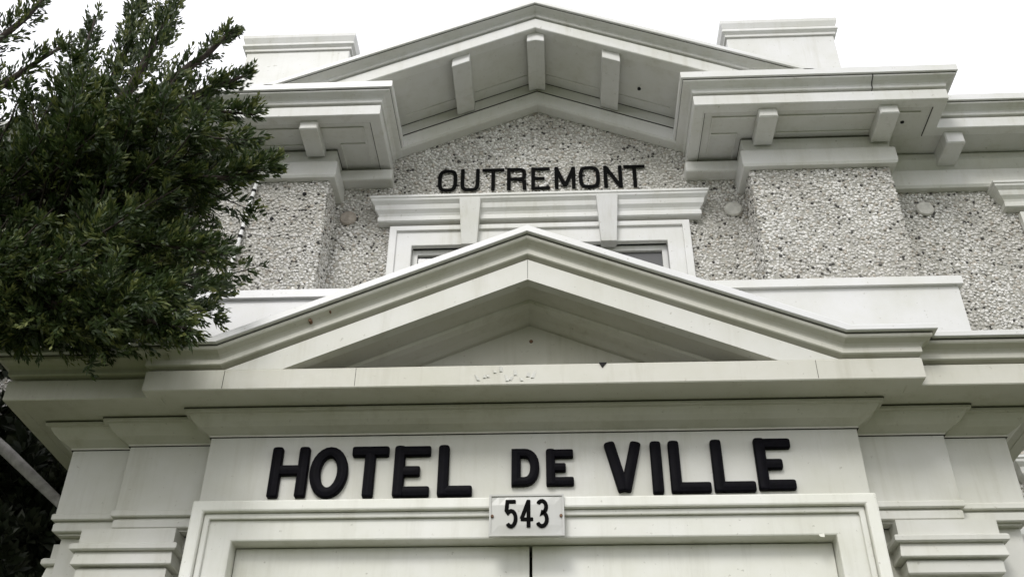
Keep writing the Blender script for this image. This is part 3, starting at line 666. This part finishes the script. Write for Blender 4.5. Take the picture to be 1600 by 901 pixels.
tree = empty('cedar_tree', (-3.0,-.25,-ZO), 'dark green cedar with feathery upswept sprays hanging over the left of the porch', 'tree')
MB().tube([(-3.0,-.25,-ZO),(-2.98,-.26,-.3),(-2.93,-.25,1.0),(-2.88,-.26,2.2),(-2.84,-.24,3.4),(-2.82,-.25,4.6),(-2.82,-.25,5.6)], [.17,.15,.13,.11,.085,.05,.015], 12).build('trunk', 'bark', tree, smooth=True)
limbs = [  # polylines of the boughs that reach into the picture
 [(-2.9,-.25,1.9),(-2.35,-.30,2.45),(-1.95,-.35,2.76),(-1.82,-.36,2.95),(-1.55,-.38,3.03),(-1.30,-.38,3.06),(-1.12,-.42,2.99)],
 [(-2.35,-.30,2.45),(-1.95,-.38,2.62),(-1.5,-.42,2.66),(-1.15,-.45,2.62),(-.97,-.46,2.68)],
 [(-2.9,-.25,1.6),(-2.3,-.35,2.15),(-1.8,-.42,2.32),(-1.4,-.46,2.30),(-1.08,-.48,2.22)],
 [(-2.3,-.35,2.15),(-1.9,-.42,2.08),(-1.5,-.48,2.00),(-1.24,-.52,1.90),(-1.12,-.54,1.86)],
 [(-1.95,-.35,2.76),(-1.83,-.33,3.15),(-1.80,-.33,3.5),(-1.81,-.33,3.84)],
 [(-1.82,-.36,2.95),(-1.70,-.36,3.25),(-1.66,-.36,3.5),(-1.63,-.36,3.8)],
 [(-1.86,-.36,2.90),(-1.95,-.34,3.2),(-1.98,-.34,3.5),(-1.99,-.34,3.72)],
 [(-1.70,-.38,2.99),(-1.52,-.38,3.25),(-1.38,-.38,3.44),(-1.30,-.38,3.58)],
 [(-1.55,-.38,3.03),(-1.36,-.38,3.18),(-1.20,-.38,3.27)],
 [(-2.88,-.25,2.7),(-2.6,-.25,3.1),(-2.38,-.25,3.38),(-2.22,-.26,3.56),(-2.12,-.26,3.66)],
 [(-2.88,-.25,2.5),(-2.55,-.2,2.8),(-2.2,-.2,3.05),(-2.05,-.2,3.18)],
 [(-2.85,-.25,2.2),(-2.5,.15,2.5),(-2.0,.3,2.7),(-1.6,.25,2.75)],
 [(-2.86,-.25,3.0),(-2.55,-.3,3.45),(-2.35,-.3,3.8),(-2.25,-.3,4.1)],
]
for L_ in limbs:
    n_ = len(L_); MB().tube(L_, [max(.0045, .030*(1-i/(n_-.6))) for i in range(n_)], 7).build('bough', 'bark', tree, smooth=True)
B_, D_, L2, TW = [], [], [], []
def mass(c, r, n, up=.35):
    """n sprigs gathered on short feathery branchlets, so that the mass breaks into sprays with gaps"""
    m_ = max(6, n//26); p, q = in_ball(c, r, m_)
    d = unit(q*.8 + np.array([.45,-.10,up]) + rng.normal(0,.28,(m_,3))); ln = rng.uniform(.16,.44,m_)
    TW.extend(zip(p - d*.16, p + d*(ln*.8)[:,None]))
    k = rng.integers(0, m_, n); t = rng.random(n)
    off = rng.normal(0,1,(n,3)); off = unit(off - (off*d[k]).sum(1,keepdims=True)*d[k])
    B_.append(p[k] - d[k]*.10 + d[k]*(t*ln[k])[:,None] + off*.038*(1-t[:,None])); D_.append(d[k]*1.0 + off*.85 + np.array([0,0,.12])); L2.append(rng.uniform(.05,.11,n)*(1.2-.6*t))
mass((-2.05,-.25,2.62),(.40,.40,.34),1700); mass((-1.66,-.36,2.62),(.36,.32,.30),1700); mass((-1.36,-.42,2.80),(.17,.2,.15),330)
mass((-1.88,-.36,2.20),(.46,.34,.30),1700); mass((-1.52,-.44,2.25),(.22,.22,.22),620); mass((-1.55,-.45,1.99),(.26,.18,.10),420,.0)
mass((-1.98,-.40,2.02),(.40,.26,.13),650,.0); mass((-2.35,-.2,2.48),(.36,.40,.42),1100); mass((-1.84,-.34,2.98),(.18,.2,.15),300,.6)
mass((-1.70,.15,2.45),(.42,.3,.38),900)
def along(L_, n, t0, rad, up, ln):
    P = np.array(L_); seg = np.linalg.norm(np.diff(P,axis=0),axis=1); cu = np.concatenate([[0],np.cumsum(seg)])/seg.sum()
    t = t0+(1-t0)*rng.random(n)**.9; p = np.stack([np.interp(t,cu,P[:,k]) for k in range(3)],1)
    i = np.clip(np.searchsorted(cu,t)-1,0,len(seg)-1); dr = unit(np.diff(P,axis=0))[i]
    off = rng.normal(0,1,(n,3)); off = unit(off - (off*dr).sum(1,keepdims=True)*dr)
    B_.append(p + off*rad*rng.random((n,1))*(1.1-t[:,None])); D_.append(dr*.9 + off*.75 + np.array([0,0,up])); L2.append(ln*rng.uniform(.6,1.2,n)*(1.15-.6*t))
for i, (n, t0, rad, up, ln) in enumerate([(220,.45,.08,.4,.13),(220,.4,.08,.3,.13),(240,.3,.1,.2,.12),(220,.3,.08,-.1,.12),(165,.25,.10,.5,.14),(140,.3,.10,.5,.14),(85,.3,.06,.5,.13),(64,.35,.05,.4,.11),(56,.3,.05,.4,.10),(64,.55,.06,.5,.13),(90,.5,.08,.5,.13),(150,.4,.12,.3,.13),(70,.5,.08,.5,.13)]):
    along(limbs[i], n, t0, rad, up, ln)
B_, D_, L2 = np.concatenate(B_), np.concatenate(D_), np.concatenate(L2); kp = (B_[:,2] > 1.93) | ((B_[:,1] < -.46) & (B_[:,2] > 1.84) & (B_[:,0] > -1.45)) | (rng.random(len(B_)) < .02)
v, f, tn = foliage(B_[kp], D_[kp], L2[kp], 15, .040, .0052)
np_mesh('crown', v, f, 'needle', tree, 'tint', tn, smooth=False)
tw = MB()
for a_, b_ in TW:
    if min(a_[2], b_[2]) < 1.98: continue
    m_ = (a_+b_)/2 + rng.normal(0,.012,3); tw.tube([a_, m_, b_], [.0050,.0036,.0012], 4)
tw.build('twigs', 'bark', tree, smooth=True, kind='stuff')
# crown that carries on out of the picture, coarser
B_, D_, L2 = [], [], []
mass((-3.55,-.2,3.4),(.70,.9,1.6),2600); mass((-3.1,-.2,5.2),(.35,.45,.9),700)
v, f, tn = foliage(np.concatenate(B_), np.concatenate(D_), np.concatenate(L2), 12, .06, .008)
np_mesh('crown', v, f, 'needle', tree, 'tint', tn, smooth=False)

shrub = empty('leafy_shrub', (-3.4,.75,-ZO), 'shaded broad leaved shrub with one pale bare branch behind the porch corner at lower left', 'shrub')
MB().tube([(-3.4,.75,-ZO),(-3.36,.72,0),(-3.3,.68,1.2),(-3.1,.62,2.2),(-2.9,.6,3.0)], [.09,.08,.065,.045,.02], 9).build('trunk', 'palebark', shrub, smooth=True)
MB().tube([(-3.12,.62,2.15),(-2.75,.56,2.22),(-2.45,.55,2.09),(-2.30,.55,1.98),(-2.15,.55,1.86),(-1.95,.56,1.70),(-1.80,.58,1.62)], [.036,.033,.028,.026,.024,.021,.018], 9).build('pale_branch', 'palebark', shrub, smooth=True, label='pale smooth bare branch slanting down to the right')
B_, D_, L2 = [], [], []
mass((-2.30,.95,1.75),(.45,.14,.50),900); mass((-2.75,.95,1.5),(.6,.14,.9),900); mass((-2.15,.85,1.15),(.3,.25,.40),420); mass((-2.9,.9,2.4),(.6,.2,.5),500)
v, f, tn = foliage(np.concatenate(B_), np.concatenate(D_), np.concatenate(L2), 9, .085, .017, 1.1)
np_mesh('crown', v, f, 'leaf', shrub, 'tint', tn, smooth=False)
